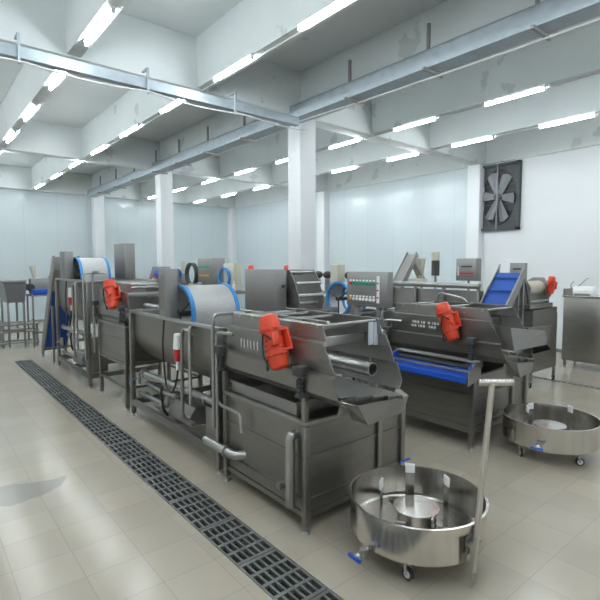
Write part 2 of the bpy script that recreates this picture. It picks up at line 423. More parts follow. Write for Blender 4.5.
# ------------------------------------------------------------------ machine parts
def leg(parent, x, y, z0, z1, r=.025, m='steel'):
    lg = MB().box((x - r, y - r, z0 + .05), (x + r, y + r, z1), .004).build('leg', m, parent)
    b = MB(); b.cyl((x, y, z0 + .02), (x, y, z0 + .055), .012, 8); b.cyl((x, y, z0), (x, y, z0 + .022), .042, 12, .03); b.cyl((x, y, z0 + .03), (x, y, z0 + .045), .024, 6)
    b.build('foot', 'pipe', lg); return lg
def open_box(b, x0, y0, z0, x1, y1, z1, th=.008, lip=0.02):
    b.box((x0, y0, z0), (x1, y1, z0 + th))
    b.box((x0, y0, z0 + th), (x0 + th, y1, z1)); b.box((x1 - th, y0, z0 + th), (x1, y1, z1))
    b.box((x0 + th, y0, z0 + th), (x1 - th, y0 + th, z1)); b.box((x0 + th, y1 - th, z0 + th), (x1 - th, y1, z1))
    return b
def caster(parent, x, y, z1, r=.045, rz=0):
    c = MB(); c.box((x - .03, y - .03, z1 - .008), (x + .03, y + .03, z1)); c.cyl((x, y, z1 - .008), (x, y, z1 - .03), .02, 12)
    ca, sa = math.cos(rz), math.sin(rz)
    for sgn in (-1, 1):
        ox, oy = -sa * sgn * .022, ca * sgn * .022
        c.cyl((x + ox, y + oy, z1 - .03), (x + ox + ca * .02, y + oy + sa * .02, r), .012, 8)
    o = c.build('caster', 'pipe', parent)
    w = MB(); cx, cy = x + ca * .02, y + sa * .02
    w.cyl((cx + sa * .014, cy - ca * .014, r), (cx - sa * .014, cy + ca * .014, r), r, 20)
    w.build('wheel', 'dark', o)
    h = MB(); h.cyl((cx + sa * .019, cy - ca * .019, r), (cx - sa * .019, cy + ca * .019, r), r * .6, 16); h.build('wheel_hub', 'white', o)
    return o

def motor(parent, c, up, side, s=1.0):
    """vibration motor: finned body, two domed covers, mounting flange, cable box; axis along up, flange towards +x"""
    up = Vector(up).normalized(); out = Vector((-1, 0, 0)); out = (out - up * out.dot(up)).normalized(); sd = up.cross(out)
    R = Matrix((sd, out, up)).transposed().to_4x4(); T = Matrix.Translation(Vector(c)) @ R @ Matrix.Scale(s, 4)
    b = MB(); b.cyl((0, 0, -.12), (0, 0, .12), .085, 24)
    for i in range(6): 
        z = -.1 + i * .04
        b.cyl((0, 0, z - .005), (0, 0, z + .005), .094, 24)
    b.rot(T); o = b.build('vibration_motor', 'red', parent, label='red vibration motor')
    for sg in (-1, 1):
        b = MB(); b.lathe([(0.0, sg * .25), (.05, sg * .247), (.078, sg * .232), (.09, sg * .20), (.092, sg * .13), (.105, sg * .125), (.105, sg * .105), (.0, sg * .105)], seg=24)
        for k in range(6):
            a = k * PI / 3; b.cyl((.098 * math.cos(a), .098 * math.sin(a), sg * .10), (.098 * math.cos(a), .098 * math.sin(a), sg * .135), .009, 6)
        b.rot(T); b.build('end_cover', 'red', o)
    b = MB(); b.box((-.12, -.105, -.10), (.12, -.085, .10), .006)
    for sx in (-1, 1): b.prism([(sx * .08, -.09), (sx * .115, -.09), (sx * .085, .0), (sx * .06, .03)], 'z', -.10, -.08); b.prism([(sx * .08, -.09), (sx * .115, -.09), (sx * .085, .0), (sx * .06, .03)], 'z', .08, .10)
    b.rot(T); b.build('mounting_foot', 'red', o)
    b = MB(); b.box((.05, .02, -.05), (.12, .09, .06), .01); b.rot(T); b.build('terminal_box', 'red', o)
    p = T @ Vector((.1, .09, .0))
    q = T @ Vector((-.02, .115, -.02)); r = T @ Vector((-.02, .1, -.22))
    MB().tube([p, T @ Vector((.05, .13, .08)), q, T @ Vector((-.05, .11, -.1)), r, r + Vector((.02, .06, -.04)), r + Vector((.05, .09, .1))], .008 * s, 8, .03).build('motor_cable', 'black', o)
    return o

def vib_machine(label, loc, tz0, tz1, dz, tags=True, conveyor=False, W=1.22, L=1.25, frame_low=None, roller=True, handlepipe=True, marks=2, fe=1.0, chute=True):
    t = thing('vibrating_washer', label, 'washing machine', loc)
    # tank
    b = MB(); open_box(b, .0, .0, tz0, W, L, tz1)
    zr = tz0 + (tz1 - tz0) * .62; zr2 = tz0 + (tz1 - tz0) * .14
    for z in (zr, zr2):
        b.box((-.014, .03, z - .008), (0, L - .03, z + .008)); b.box((.03, -.014, z - .008), (W - .03, 0, z + .008))
    b.build('tank', 'steel', t)
    b = MB(); r = .022
    b.box((-r, -r, tz1 - .015), (W + r, r, tz1 + .02), .004); b.box((-r, L - r, tz1 - .015), (W + r, L + r, tz1 + .02), .004)
    b.box((-r, r, tz1 - .015), (r, L - r, tz1 + .02), .004); b.box((W - r, r, tz1 - .015), (W + r, L - r, tz1 + .02), .004)
    b.build('tank_rim', 'steel2', t)
    b = MB(); b.box((W * .70, -.03, tz0), (W * .74, -.015, tz1 - .016), .003); b.build('stiffener', 'steel2', t)
    b = MB(); z = tz0 - .02
    b.box((.02, -.012, z - .03), (W - .02, .03, z + .015)); b.box((.02, L - .03, z - .03), (W - .02, L + .01, z + .015))
    b.box((-.012, .02, z - .03), (.03, L - .02, z + .015)); b.box((W - .03, .02, z - .03), (W + .01, L - .02, z + .015)); b.build('base_frame', 'steel', t)
    if frame_low:
        b = MB()
        b.box((-.015, .02, frame_low), (.015, L - .02, frame_low + .035)); b.box((W - .015, .02, frame_low), (W + .015, L - .02, frame_low + .035))
        b.box((.015, -.015, frame_low), (W - .015, .015, frame_low + .035)); b.build('lower_rail', 'steel', t)
    for x, y in ((0, 0), (W, 0), (0, L), (W, L)): leg(t, x, y, 0, tz1 - .02, .028)
    # inner catch tray
    b = MB(); open_box(b, .03, .16, tz1 + .022, .50, L - .06, tz1 + .13, .006)
    b.box((.012, .15, tz1 + .12), (.035, L - .05, tz1 + .135)); b.build('catch_tray', 'steel2', t)
    b = MB(); b.cyl((.20, .30, tz1 + .10), (.62, .30, tz1 + .10), .04, 18); b.cyl((.22, .30, tz1 + .10), (.25, .30, tz1 + .10), .06, 18); b.cyl((.34, .30, tz1 + .10), (.36, .30, tz1 + .10), .055, 18)
    b.build('spray_pipe', 'pipe', t)
    # upright supports with rubber springs
    zb = 1.20 + dz
    for x, y in ((-.012, .0), (.86, .03), (-.012, L - .0), (.86, L - .03)):
        xo = -.055 if x < .5 else .02
        b = MB(); b.box((x - .022, y - .022, tz1 + .02), (x + .022, y + .022, zb - .02), .003)
        s_ = b.build('support_post', 'steel', t)
        b = MB()
        x += xo
        for i in range(4): b.cyl((x, y, zb - .03 + i * .032), (x, y, zb - .008 + i * .032), .03, 14, .03)
        b.cyl((x, y, zb - .05), (x, y, zb + .14), .014, 10); b.box((x - .03, y - .03, zb - .055), (x + .06, y + .03, zb - .03), .003)
        b.box((x - .04, y - .05, zb + .12), (x + .05, y + .05, zb + .20), .008)
        b.build('spring', 'dark', s_)
    # side plates
    def rows(mirror):
        base = [(.09, 1.735, -.10, 1.24), (.075, 1.72, -.11, 1.24), (.065, 1.60, -.17, 1.24), (.015, 1.592, -.18, 1.24), (.01, 1.46, -.27, 1.24), (.02, 1.36, -.32, 1.25),
                (-.035, 1.350, -.33, 1.25), (-.035, 1.20, -.40, 1.26), (.04, 1.13, -.41, 1.27)]
        if mirror: base = [(.82 - x * .6, z, a * .75, c) for x, z, a, c in base]
        return [(x, z, a * fe, c) for x, z, a, c in base]
    for mir in (False, True):
        pr = rows(mir); a = [(x, y0, z + dz) for x, z, y0, y1 in pr]; c = [(x, y1, z + dz) for x, z, y0, y1 in pr]
        o = MB().loft(a, c, .008 if not mir else -.008).build('side_plate', 'steel' if not mir else 'steel2', t)
        if not mir and marks:
            b = MB()
            if marks == 2:
                for i in range(6):
                    y = .98 - i * .055; b.cyl((.010, y, 1.50 + dz), (.004, y - .012, 1.42 + dz), .006, 6)
            else:
                for i in range(9):
                    for j in range(2):
                        y = .88 - i * .045 - (.03 if i > 4 else 0); z = 1.505 - j * .05
                        if j == 1 and i > 7: continue
                        b.box((.004, y, z - .014 + dz), (.010, y + .028, z + .014 + dz) if (i + j) % 3 else (.010, y + .01, z + .016 + dz))
            b.build('stamped_marks', 'mark', o)
    # cross rods
    for y, z, r in ((-.05, 1.71, .014), (.18, 1.655, .022), (.52, 1.70, .022), (.88, 1.70, .022), (1.1, 1.70, .022)):
        MB().cyl((.07, y, z + dz), (.79, y, z + dz), r, 12).build('cross_rod', 'pipe', t)
    MB().box((.38, .18, 1.675 + dz), (.43, 1.1, 1.705 + dz), .004).build('top_rail', 'steel2', t)
    MB().box((.04, .10, 1.50 + dz), (.79, .13, 1.58 + dz), .004).build('cross_bar', 'pipe', t)
    # stepped deck
    a = []; 
    for i in range(4):
        x = .03 + i * .19; a += [(x, 1.20 - i * .03 + dz), (x + .17, 1.185 - i * .03 + dz), (x + .185, 1.14 - i * .03 + dz)]
    A = [(x, -.36 * fe, z) for x, z in a]; B = [(x, 1.15, z + .03) for x, z in a]
    MB().loft(A, B, .006).build('screen_deck', 'pipe', t)
    MB().loft([(.02, -.37 * fe, 1.19 + dz), (.02, -.34 * fe, 1.06 + dz)], [(.76, -.30 * fe, 1.10 + dz), (.76, -.28 * fe, 1.00 + dz)], .006).build('deck_lip', 'steel2', t)
    if roller:
        b = MB(); b.lathe([(.052, 0), (.06, 0), (.06, .95), (.052, .95)], (.63, -.15, 1.30 + dz), 24, 'y', closed=True)
        o = b.build('discharge_pipe', 'pipe', t)
        MB().cyl((.63, -.11, 1.355 + dz), (.63, -.11, 1.40 + dz), .012, 8).build('pipe_clamp', 'steel', o)
        MB().box((.05, 1.02, 1.25 + dz), (.78, 1.04, 1.5 + dz)).build('rear_baffle', 'steel2', t)
    # discharge chute
    z = dz
    P = [(.03, -.37, 1.17 + z), (.12, -.45, 1.145 + z), (1.00, -.25, 1.025 + z), (1.12, -.02, 1.04 + z), (.89, -.27, .895 + z), (.28, -.42, .955 + z)]
    b = MB()
    if chute: b.quad([P[1], P[2], P[4], P[5]]); b.quad([P[0], P[1], P[5], (.26, -.26, .965 + z)])
    if chute: b.quad([P[2], P[3], (.86, -.15, .92 + z), P[4]]); b.quad([P[5], P[4], (.86, -.15, .92 + z), (.26, -.26, .965 + z)])
    if chute: b.build('discharge_chute', 'steel2', t)
    # vibration motors on both sides
    motor(t, (-.10, .30, 1.56 + dz), (0, .42, 1), 0, .95)
    motor(t, (.91, .50, 1.50 + dz), (0, .15, 1), 0, .75)
    if tags:
        MB().box((.66, -.067, 1.50 + dz), (.725, -.064, 1.70 + dz)).build('paper_tag', 'paper', t, label='paper tag on the rod')
        MB().box((.735, -.066, 1.49 + dz), (.785, -.063, 1.70 + dz)).build('paper_tag', 'paper', t, label='paper tag on the rod')
    if handlepipe:
        b = MB(); b.tube([(-.08, L + .05, tz1 - .55), (-.08, L + .05, tz1 + .62 + dz), (-.02, L - .15, tz1 + .70 + dz) if False else (-.05, L - .22, tz1 + .62 + dz)], .017, 10, .07)
        b.build('riser_pipe', 'pipe', t)
    return t

def drum_machine(label, loc, zr, zb, W=1.3, L=2.58, boxz=.6, plug=True, base=True, drum_y=1.33, drumR=.36, drum_w=.68, drum_z=.05, boxd=.22, rear=True):
    """U shaped washing trough with a mesh drum"""
    t = thing('drum_washer', label, 'washing machine', loc)
    R = min(W / 2 - .03, .5) 
    # U profile
    prof = []
    zc = zb + R * .95
    prof.append((.03, zr))
    for i in range(0, 13):
        a = PI + i * PI / 12
        prof.append((W / 2 + (W / 2 - .03) * math.cos(a), zc + (zc - zb) * math.sin(a)))
    prof.append((W - .03, zr))
    A = [(x, .03, z) for x, z in prof]; B = [(x, L - .03, z) for x, z in prof]
    MB().loft(A, B, .008, True).build('trough', 'steel', t)
    b = MB(); b.prism(prof, 'y', .022, .034); b.build('end_plate', 'steel2', t)
    b = MB(); b.prism(prof, 'y', L - .034, L - .022); b.build('end_plate', 'steel2', t)
    b = MB(); r = .02
    b.box((-r, -r, zr - .01), (W + r, r, zr + .025), .004); b.box((-r, L - r, zr - .01), (W + r, L + r, zr + .025), .004)
    b.box((-r, r, zr - .01), (r + .02, L - r, zr + .025), .004); b.box((W - r - .02, r, zr - .01), (W + r, L - r, zr + .025), .004)
    b.box((.02, L * .55, zr - .01), (W - .02, L * .55 + .03, zr + .02)); b.build('rim', 'pipe', t)
    b = MB(); b.box((.05, .2, zr - .18), (W - .05, L - .2, zr - .17)); b.build('water_tray', 'steel2', t)
    for x, y in ((0, 0), (W, 0), (0, L), (W, L)): leg(t, x, y, 0, zr - .01, .03)
    # base frame
    b = MB(); z = .17
    b.box((-.03, .03, z), (.03, L - .03, z + .085), .004); b.box((W - .03, .03, z), (W + .03, L - .03, z + .085), .004)
    b.box((.03, -.02, z), (W - .03, .02, z + .085)); b.box((.03, L - .02, z), (W - .03, L + .02, z + .085)); b.box((.03, L/2 - .02, z), (W - .03, L/2 + .02, z + .085))
    b.build('base_frame', 'steel', t)
    if rear: MB().box((W - .05, .05, .26), (W - .038, L - .05, zb + .12)).build('added_shade_panel', 'steel', t)  # added sheet that keeps the gap under the trough dark
    # pipework
    zp = zb - .02
    b = MB(); b.tube([(.05, .12, zp - .02), (.05, L - .25, zp - .06)], .042, 14)
    for y in (.35, L - .35): b.cyl((.05, y, zp - .05), (.05, y + .02, zp - .05), .058, 14)
    b.build('main_pipe', 'pipe', t)
    b = MB(); b.tube([(.12, L - .3, zp - .22), (.12, L - 1.1, zp - .24), (.3, L - 1.1, zp - .24)], .036, 12, .08); b.build('suction_pipe', 'pipe', t)
    b = MB(); b.tube([(.06, L - .12, .36), (.06, L - 1.05, .38), (.06, L - 1.05, .5)], .032, 12, .06); b.cyl((.06, L - .35, .36), (.06, L - .33, .36), .05, 12); b.build('drain_pipe', 'pipe', t)
    b = MB(); b.tube([(.04, .62, zr - .13), (-.05, .72, zr - .04), (-.05, .76, zr - .16), (-.05, .78, .42), (.08, .72, .34)], .022, 10, .06); b.build('standpipe', 'steel2', t)
    b = MB(); b.tube([(.04, .60, zr - .04), (-.04, .58, zr - .02), (-.04, .58, zr - .14), (-.04, .58, .62)], .02, 10, .05); b.build('standpipe', 'pipe', t)
    b = MB(); b.tube([(.02, L - 1.0, zp - .1), (.0, L - 1.0, zp - .18), (.02, L - 1.02, zp - .42), (.08, L - 1.0, zp - .5)], .018, 8, .06); b.build('hose', 'black', t)
    b = MB()
    b.prism([(.08, .26), (.38, .26), (.38, .48), (.14, .48), (.08, .40)], 'y', .82, 1.42); b.build('pump_cover', 'boxgrey', t)
    MB().box((.04, .06, .26), (.34, .38, zb - .12), .006).build('junction_cabinet', 'steel2', t)
    v = MB(); v.cyl((.03, L - .15, .5), (.03, L - .15, .66), .03, 12); v.cyl((.0, L - .15, .58), (-.06, L - .15, .58), .012, 8); vv = v.build('valve', 'pipe', t)
    MB().box((-.075, L - .2, .55), (-.06, L - .1, .57)).build('valve_lever', 'blue', vv)
    # drum
    c = (.19, drum_y, zr + drum_z)
    b = MB(); b.lathe([(drumR, .03), (drumR, drum_w - .03), (drumR - .008, drum_w - .03), (drumR - .008, .03)], c, 48, 'x', closed=True); d = b.build('drum', 'mesh', t)
    for x0 in (0, drum_w - .05):
        b = MB(); b.lathe([(drumR + .012, x0), (drumR + .012, x0 + .05), (drumR - .02, x0 + .05), (drumR - .02, x0)], c, 48, 'x', closed=True); b.build('seal_ring', 'rim', d, label='blue seal ring')
    b = MB(); b.cyl((c[0] - .02, c[1], c[2]), (c[0] + drum_w + .02, c[1], c[2]), .03, 12)
    for k in range(3):
        a = k * 2 * PI / 3 + .5
        b.cyl((c[0] + .02, c[1], c[2]), (c[0] + .02, c[1] + (drumR - .02) * math.cos(a), c[2] + (drumR - .02) * math.sin(a)), .012, 8)
    b.build('axle', 'dark', d)
    # drive cover box beside the drum
    y0 = drum_y - .06
    o = MB().box((-.01, y0, zr + .025), (.15, y0 + boxd, zr + .025 + boxz), .006).build('drive_cover', 'boxgrey', t)
    MB().box((.0, y0 + .03, zr + .10), (-.013, y0 + boxd - .03, zr + boxz - .05), .002).build('access_panel', 'steel', o)
    if plug:
        y = .87
        b = MB(); b.tube([(-.03, y + .42, zr - .01), (-.05, y + .44, zr - .35), (-.05, y + .36, zr - .82), (-.05, y + .2, zr - .9), (-.05, y + .05, zr - .72), (-.055, y, zr - .55)], .011, 8, .12); cb = b.build('power_cable', 'black', t)
        p = Vector((-.055, y, zr - .52)); q = Vector((-.075, y - .05, zr - .12))
        d_ = (q - p)
        MB().cyl(p - d_ * .1, p + d_ * .18, .02, 12).build('plug_grip', 'white', cb)
        MB().cyl(p + d_ * .18, p + d_ * .55, .04, 16).build('plug_collar', 'redplug', cb)
        b = MB(); b.cyl(p + d_ * .55, p + d_ * .98, .052, 16, .04); b.build('plug_socket', 'white', cb)
    # handrail pipes at the rim end
    b = MB(); b.tube([(-.05, .03, .5), (-.05, .03, zr + .16), (.35, .03, zr + .16), (.35, .03, zr + .02)], .02, 10, .07); b.build('guard_pipe', 'pipe', t)
    return t

# front line --------------------------------------------------------------
F1 = vib_machine('nearest vibrating washer with red motor and paper tags, beside the wheeled pan', (2.43, 2.87, 0), .17, .915, 0)
# extra pipework only on the nearest machine
b = MB(); b.tube([(-.0, .12, .80), (-.07, .12, .80), (-.07, .12, .20)], .042, 16, .09); b.build('overflow_pipe', 'pipe', F1)
b = MB(); b.tube([(-.08, 1.55, .36), (-.08, .98, .36), (.02, .93, .36)], .045, 16, .08); b.cyl((-.08, 1.12, .36), (-.08, 1.14, .36), .06, 16); b.build('link_pipe', 'pipe', F1)
b = MB(); b.cyl((-.05, .30, .30), (.0, .30, .30), .028, 14); b.cyl((-.06, .30, .30), (-.03, .30, .30), .034, 6); b.build('drain_plug', 'pipe', F1)
b = MB(); b.tube([(-.05, 1.33, .82), (-.07, 1.25, .80), (-.07, .88, .79), (-.07, .86, .62)], .016, 10, .05); b.build('side_pipe', 'pipe', F1)

G1 = drum_machine('drum washer with blue rimmed mesh drum and hanging red plug, in the front line', (2.45, 4.30, 0), 1.53, .76, L=2.5)
F2 = vib_machine('vibrating washer with red motor further down the front line, past the mesh drum', (2.47, 7.1, 0), .72, 1.27, .20, tags=True, frame_low=.32, marks=0, fe=.35, chute=False)
G2 = drum_machine('furthest drum washer in the front line, next to the steep blue elevator', (2.42, 8.85, 0), 1.90, .98, L=2.25, rear=False, boxz=.55, drum_y=1.5, drumR=.40, drum_w=.58, boxd=.4)
MB().box((1.03, 1.0, 1.925), (1.24, 1.66, 2.65), .008).build('control_box', 'boxgrey', G2)

# ------------------------------------------------------------------ blue belt elevator at far left
el = thing('belt_elevator', 'steep dark blue belt elevator at the far end of the front line', 'conveyor', (2.4, 11.2, 0))
for x in (0, .5): MB().prism([(.0, 2.12), (.0, 2.4), (.12, 2.4), (1.62, .22), (1.62, .06), (1.45, .06)], 'x', x, x + .03).build('side_frame', 'steel2', el)
MB().prism([(.35, 1.88), (.40, 1.92), (1.58, .18), (1.53, .14)], 'x', .03, .5).build('belt', 'belt', el)
b = MB(); b.prism([(.02, 2.1), (.02, 2.38), (.12, 2.38), (.52, 1.82), (.42, 1.62)], 'x', .03, .5); b.build('head_cover', 'boxgrey', el)
for x in (.015, .515):
    for y in (.35, 1.5): leg(el, x, y, 0, 1.3 if y < 1 else .2, .02)
MB().box((-.02, .95, .25), (.55, .99, .29)).build('cross_bar', 'steel', el)
MB().box((.53, .0, 2.1), (.65, .25, 2.3), .01).build('gear_motor', 'rim', el)

# far left packing bench and tank
ft = thing('wash_tank', 'low steel tank on tall legs at the far left edge', 'tank', (1.88, 14.3, 0))
b = MB(); b.prism([(0, 1.72), (.06, 1.22), (.46, 1.22), (.52, 1.72), (.51, 1.72), (.45, 1.23), (.07, 1.23), (.012, 1.72)], 'y', 0, 1.2); b.prism([(.01, 1.70), (.07, 1.23), (.45, 1.23), (.51, 1.70)], 'y', 0, .012); b.prism([(.01, 1.70), (.07, 1.23), (.45, 1.23), (.51, 1.70)], 'y', 1.19, 1.2); b.build('tank', 'steel', ft)
for x, y in ((.08, .05), (.44, .05), (.08, 1.15), (.44, 1.15)): leg(ft, x, y, 0, 1.22, .025)
MB().box((.08, .03, .45), (.44, .07, .49)).build('cross_bar', 'steel', ft)
MB().box((-.02, .3, 1.72), (.56, .9, 1.80), .006).build('lid', 'steel2', ft)
bn = thing('work_bench', 'small bench with blue box top beside the far left tank', 'bench', (2.45, 14.0, 0))
MB().box((0, 0, 1.38), (.85, .8, 1.42)).build('bench_top', 'steel2', bn)
for x, y in ((.03, .03), (.82, .03), (.03, .77), (.82, .77)): leg(bn, x, y, 0, 1.38, .02)
MB().box((0, .01, .4), (.85, .04, .44)).build('shelf_bar', 'steel', bn)
bx = MB().box((0, 0, 0), (.42, .3, .14), .01).build('storage_box', 'blue', loc=(2.5, 14.02, 1.421), label='blue plastic box lying on the far left bench', cat='box')
fm = thing('feed_machine', 'small grey feeder with tilted hopper standing on the far left bench', 'machine', (2.52, 14.42, 1.421))
MB().box((0, .03, 0), (.6, .34, .42), .03).build('housing', 'boxgrey', fm)
MB().cyl((.15, .18, .36), (.08, .18, .75), .05, 14, .08).build('hopper', 'cream', fm)
MB().cyl((.48, .2, .38), (.62, .2, .58), .05, 12, .07).build('spout', 'boxgrey', fm)
MB().cyl((.0, .02, .18), (.0, .32, .18), .1, 16).build('motor', 'dark', fm)
pl = thing('pipe_rack', 'low rack of steel pipes on the floor at the far left edge', 'rack', (1.0, 14.6, 0))
for i, z in enumerate((.12, .42, .62)):
    for y in (0, .5): MB().cyl((0, y, z), (1.7, y, z), .035, 10).build('rail', 'pipe', pl)
for x in (.05, .85, 1.65):
    for y in (0, .5): MB().box((x - .025, y - .025, 0), (x + .025, y + .025, .7)).build('leg', 'steel2', pl)

# ------------------------------------------------------------------ second line
R1 = vib_machine('vibrating washer in the second line, behind the blue roller conveyor', (5.08, 2.95, 0), .28, .88, -.04, tags=False, roller=False, marks=3, frame_low=.2, handlepipe=True, W=1.3)
b = MB(); b.quad([(.10, -.38, 1.50), (1.05, -.36, 1.38), (1.10, -.36, 1.20), (.12, -.42, 1.24)]); b.quad([(.10, -.38, 1.50), (.12, -.42, 1.24), (.12, -.2, 1.24), (.10, -.2, 1.50)]); b.quad([(.12, -.42, 1.24), (1.10, -.36, 1.20), (1.10, -.1, 1.20), (.12, -.1, 1.24)]); b.build('upper_chute', 'steel2', R1)
rc = thing('roller_conveyor', 'short conveyor with blue cover hung on the side of the second washing line', 'conveyor', (4.78, 2.86, 0))
b = MB(); b.loft([(.24, .0, 1.03), (.10, .0, 1.0), (.0, .0, .93), (.0, .0, .87), (.06, 0, .84)], [(.24, 1.1, 1.03), (.10, 1.1, 1.0), (.0, 1.1, .93), (.0, 1.1, .87), (.06, 1.1, .84)], .008, True); b.build('blue_cover', 'blue', rc)
for y in (.0, 1.1): MB().cyl((.12, y - .02, .97), (.12, y + .0, .97), .11, 20).build('end_disc', 'blue', rc)
for y in (-.03, 1.1): MB().prism([(-.01, .84), (.26, .90), (.26, 1.08), (.1, 1.08), (-.01, .98)], 'y', y, y + .012).build('end_bracket', 'steel2', rc)
for x, z in ((.02, 1.0), (.16, 1.09), (.24, 1.09)): MB().cyl((x, -.03, z), (x, 1.12, z), .014, 10).build('rod', 'pipe', rc)
MB().box((.1, .04, 1.02), (.2, 1.08, 1.04)).build('bed', 'dark', rc)
G3 = drum_machine('drum washer in the second line, below the switch panel', (5.12, 4.32, 0), 1.42, .68, L=1.62, W=1.1, boxz=.1, drum_y=1.17, drumR=.27, drum_w=.40, drum_z=.24, boxd=.06, plug=False)
cp = thing('operator_console', 'grey control panel with two rows of switches on two posts', 'control console', (5.07, 4.65, 1.446))
CZ = .16
MB().box((0, -.39, CZ), (.12, .39, .66), .006).build('cabinet', 'boxgrey', cp)
for y in (-.2, .22): MB().box((.03, y - .035, 0), (.09, y + .035, CZ)).build('post', 'boxgrey', cp)
for k in range(8):
    y = .31 - k * .065
    for z, colr in ((.49, 'redplug' if k == 0 else 'green'), (.26, 'orange' if k == 0 else ('redplug' if k % 3 == 2 else 'green'))):
        o = MB().cyl((-.003, y, z), (-.022, y, z - .0), .022, 12).build('switch', colr if z > .3 or k == 0 else 'white', cp, label='%s switch' % ({'redplug': 'red', 'green': 'green', 'orange': 'orange'}[colr] if z > .3 or k == 0 else 'white'))
        MB().box((-.003, y - .02, z + .03), (-.006, y + .02, z + .055)).build('switch_label', 'white', o)
MB().box((-.003, -.25, .22), (-.007, -.20, .60)).build('label_strip', 'white', cp)
for z in (.3, .4, .5): MB().cyl((-.006, -.225, z), (-.02, -.225, z), .013, 10).build('indicator', 'redplug', cp)

R2 = vib_machine('vibrating washer seen end-on behind the large grey cover box', (5.02, 6.25, 0), .5, 1.3, .28, tags=False, roller=False, marks=0, L=.72 + .3, W=.72 + .0, handlepipe=False) if False else None
gb = thing('drive_unit', 'large plain grey cover box on posts standing behind the nearest washer', 'cabinet', (4.62, 6.25, 0))
MB().box((0, 0, 1.42), (.24, .9, 2.13), .008).build('cover_box', 'boxgrey', gb)
for x, y in ((.04, .04), (.2, .04), (.04, .86), (.2, .86)): leg(gb, x, y, 0, 1.42, .02)
MB().cyl((.17, -.02, 1.85), (.17, .0, 1.85), .03, 12).build('knob', 'dark', gb)
sp = thing('screen_unit', 'open screen frame with curved grey end plates beside the large cover box', 'machine', (4.95, 6.06, 0))
def endplate(x, y0, y1): return MB().prism([(y0, 1.45), (y0 + .25, 1.42), (y0 + .95, 1.45), (y0 + .95, 2.12), (y0 + .22, 2.12), (y0 + .1, 1.95), (y0 - .05, 1.6)], 'x', x, x + .012)
for x in (.0, .55): endplate(x, 0, 1).build('end_plate', 'steel2', sp)
for y, z in ((.25, 2.08), (.05, 1.9), (.0, 1.7), (.15, 1.55), (.6, 2.05)): MB().cyl((.0, y, z), (.56, y, z), .025, 10).build('cross_rod', 'pipe', sp)
MB().box((-.008, .0, 1.74), (-.0, .9, 1.78)).build('stiffener', 'pipe', sp)
MB().box((-.03, .0, 1.38), (.6, .95, 1.44)).build('bed', 'steel', sp)
for x, y in ((0, .05), (.56, .05), (0, .9), (.56, .9)): leg(sp, x, y, 0, 1.38, .02)
# long rails / troughs seen between the lines
for i, (x, y0, y1, z, r, lab) in enumerate(((4.25, 3.6, 6.3, 1.42, .03, 'long steel rail on posts behind the nearest washer'),)):
    t = thing('guide_rail', lab, 'rail', (x, y0, 0))
    MB().cyl((0, 0, z), (0, y1 - y0, z), r, 12).build('rail', 'pipe', t)
    MB().box((-.02, 0, z - .3), (.02, y1 - y0, z - .26)).build('lower_rail', 'steel', t)
    for y in (.02, (y1 - y0) / 2, y1 - y0 - .02): leg(t, 0, y, 0, z - .02, .02)
# pump cluster behind
def bottle_head(x, y, z, lab):
    t = thing('pump', lab, 'pump', (x, y, z))
    MB().cyl((0, 0, 0), (0, 0, .30), .07, 14).build('body', 'pipe', t)
    MB().sphere((0, 0, .40), .12, (1, 1, .8)).build('cap', 'dark', t)
pf = thing('pump_rack', 'steel frame carrying three dark topped pumps beyond the column', 'frame', (7.75, 8.0, 0))
MB().box((0, -.5, 1.52), (.4, 1.15, 1.56)).build('shelf', 'steel2', pf)
MB().box((0, -.5, 1.02), (.4, 1.15, 1.06)).build('shelf', 'steel2', pf)
for x, y in ((.03, -.47), (.37, -.47), (.03, 1.12), (.37, 1.12)): leg(pf, x, y, 0, 1.9, .02)
for k, (y, w) in enumerate(((.92, 'leftmost, nearest the column'), (.57, 'middle'), (-.17, 'rightmost, behind the switch panel'))):
    bottle_head(7.95, 8.0 + y, 1.561, 'steel pump with dark round cap, %s of three' % w)
MB().box((-.13, -.13, .0), (.13, .13, .66), .03).build('canister', 'cream', loc=(7.95, 8.22, 1.561), label='cream plastic canister between the dark topped pumps', cat='canister')
MB().box((0, 0, 0), (.3, .5, .36), .02).build('pump_box', 'boxgrey', loc=(7.80, 8.2, 1.061), label='grey pump housing on the lower shelf of the pump frame', cat='pump')

# third line on the right ----------------------------------------------------
wt = thing('wheeled_tank', 'deep steel tank on castors with sloping chutes, near the white wall', 'tank', (8.24, 3.80, 0))
b = MB(); open_box(b, .25, .0, .28, 1.25, 1.0, .62); b.build('lower_tank', 'steel', wt)
b = MB(); b.prism([(.22, 1.40), (1.20, 1.42), (1.20, .62), (1.0, .62), (.75, .78), (.22, 1.1)], 'y', .0, .9); b.build('upper_tank', 'steel', wt)
b = MB(); b.quad([(.0, -.02, 1.12), (.95, -.02, 1.08), (.95, .5, 1.02), (.0, .5, 1.0)]); b.quad([(.0, -.02, 1.12), (.95, -.02, 1.08), (.85, -.02, .82), (.15, -.02, .86)]); b.build('chute', 'steel2', wt)
for x, y in ((.27, .03), (1.23, .03), (.27, .97), (1.23, .97)):
    lg = MB().box((x - .02, y - .02, .13), (x + .02, y + .02, .64 if x < 1 else 1.3)).build('leg', 'steel2', wt); caster(wt, x, y, .13, .05, .6)
bc = thing('belt_conveyor', 'bright blue inclined belt conveyor with steel sides behind the second line', 'conveyor', (7.35, 3.78, 0))
for y in (-.03, .42): MB().prism([(-.1, 1.22), (-.02, 1.22), (.62, 1.95), (.68, 2.22), (.6, 2.14), (-.1, 1.40)], 'y', y, y + .025).build('side_plate', 'steel2', bc)
MB().prism([(-.08, 1.34), (-.04, 1.34), (.62, 2.03), (.58, 2.07)], 'y', -.005, .42).build('belt', 'belt', bc)
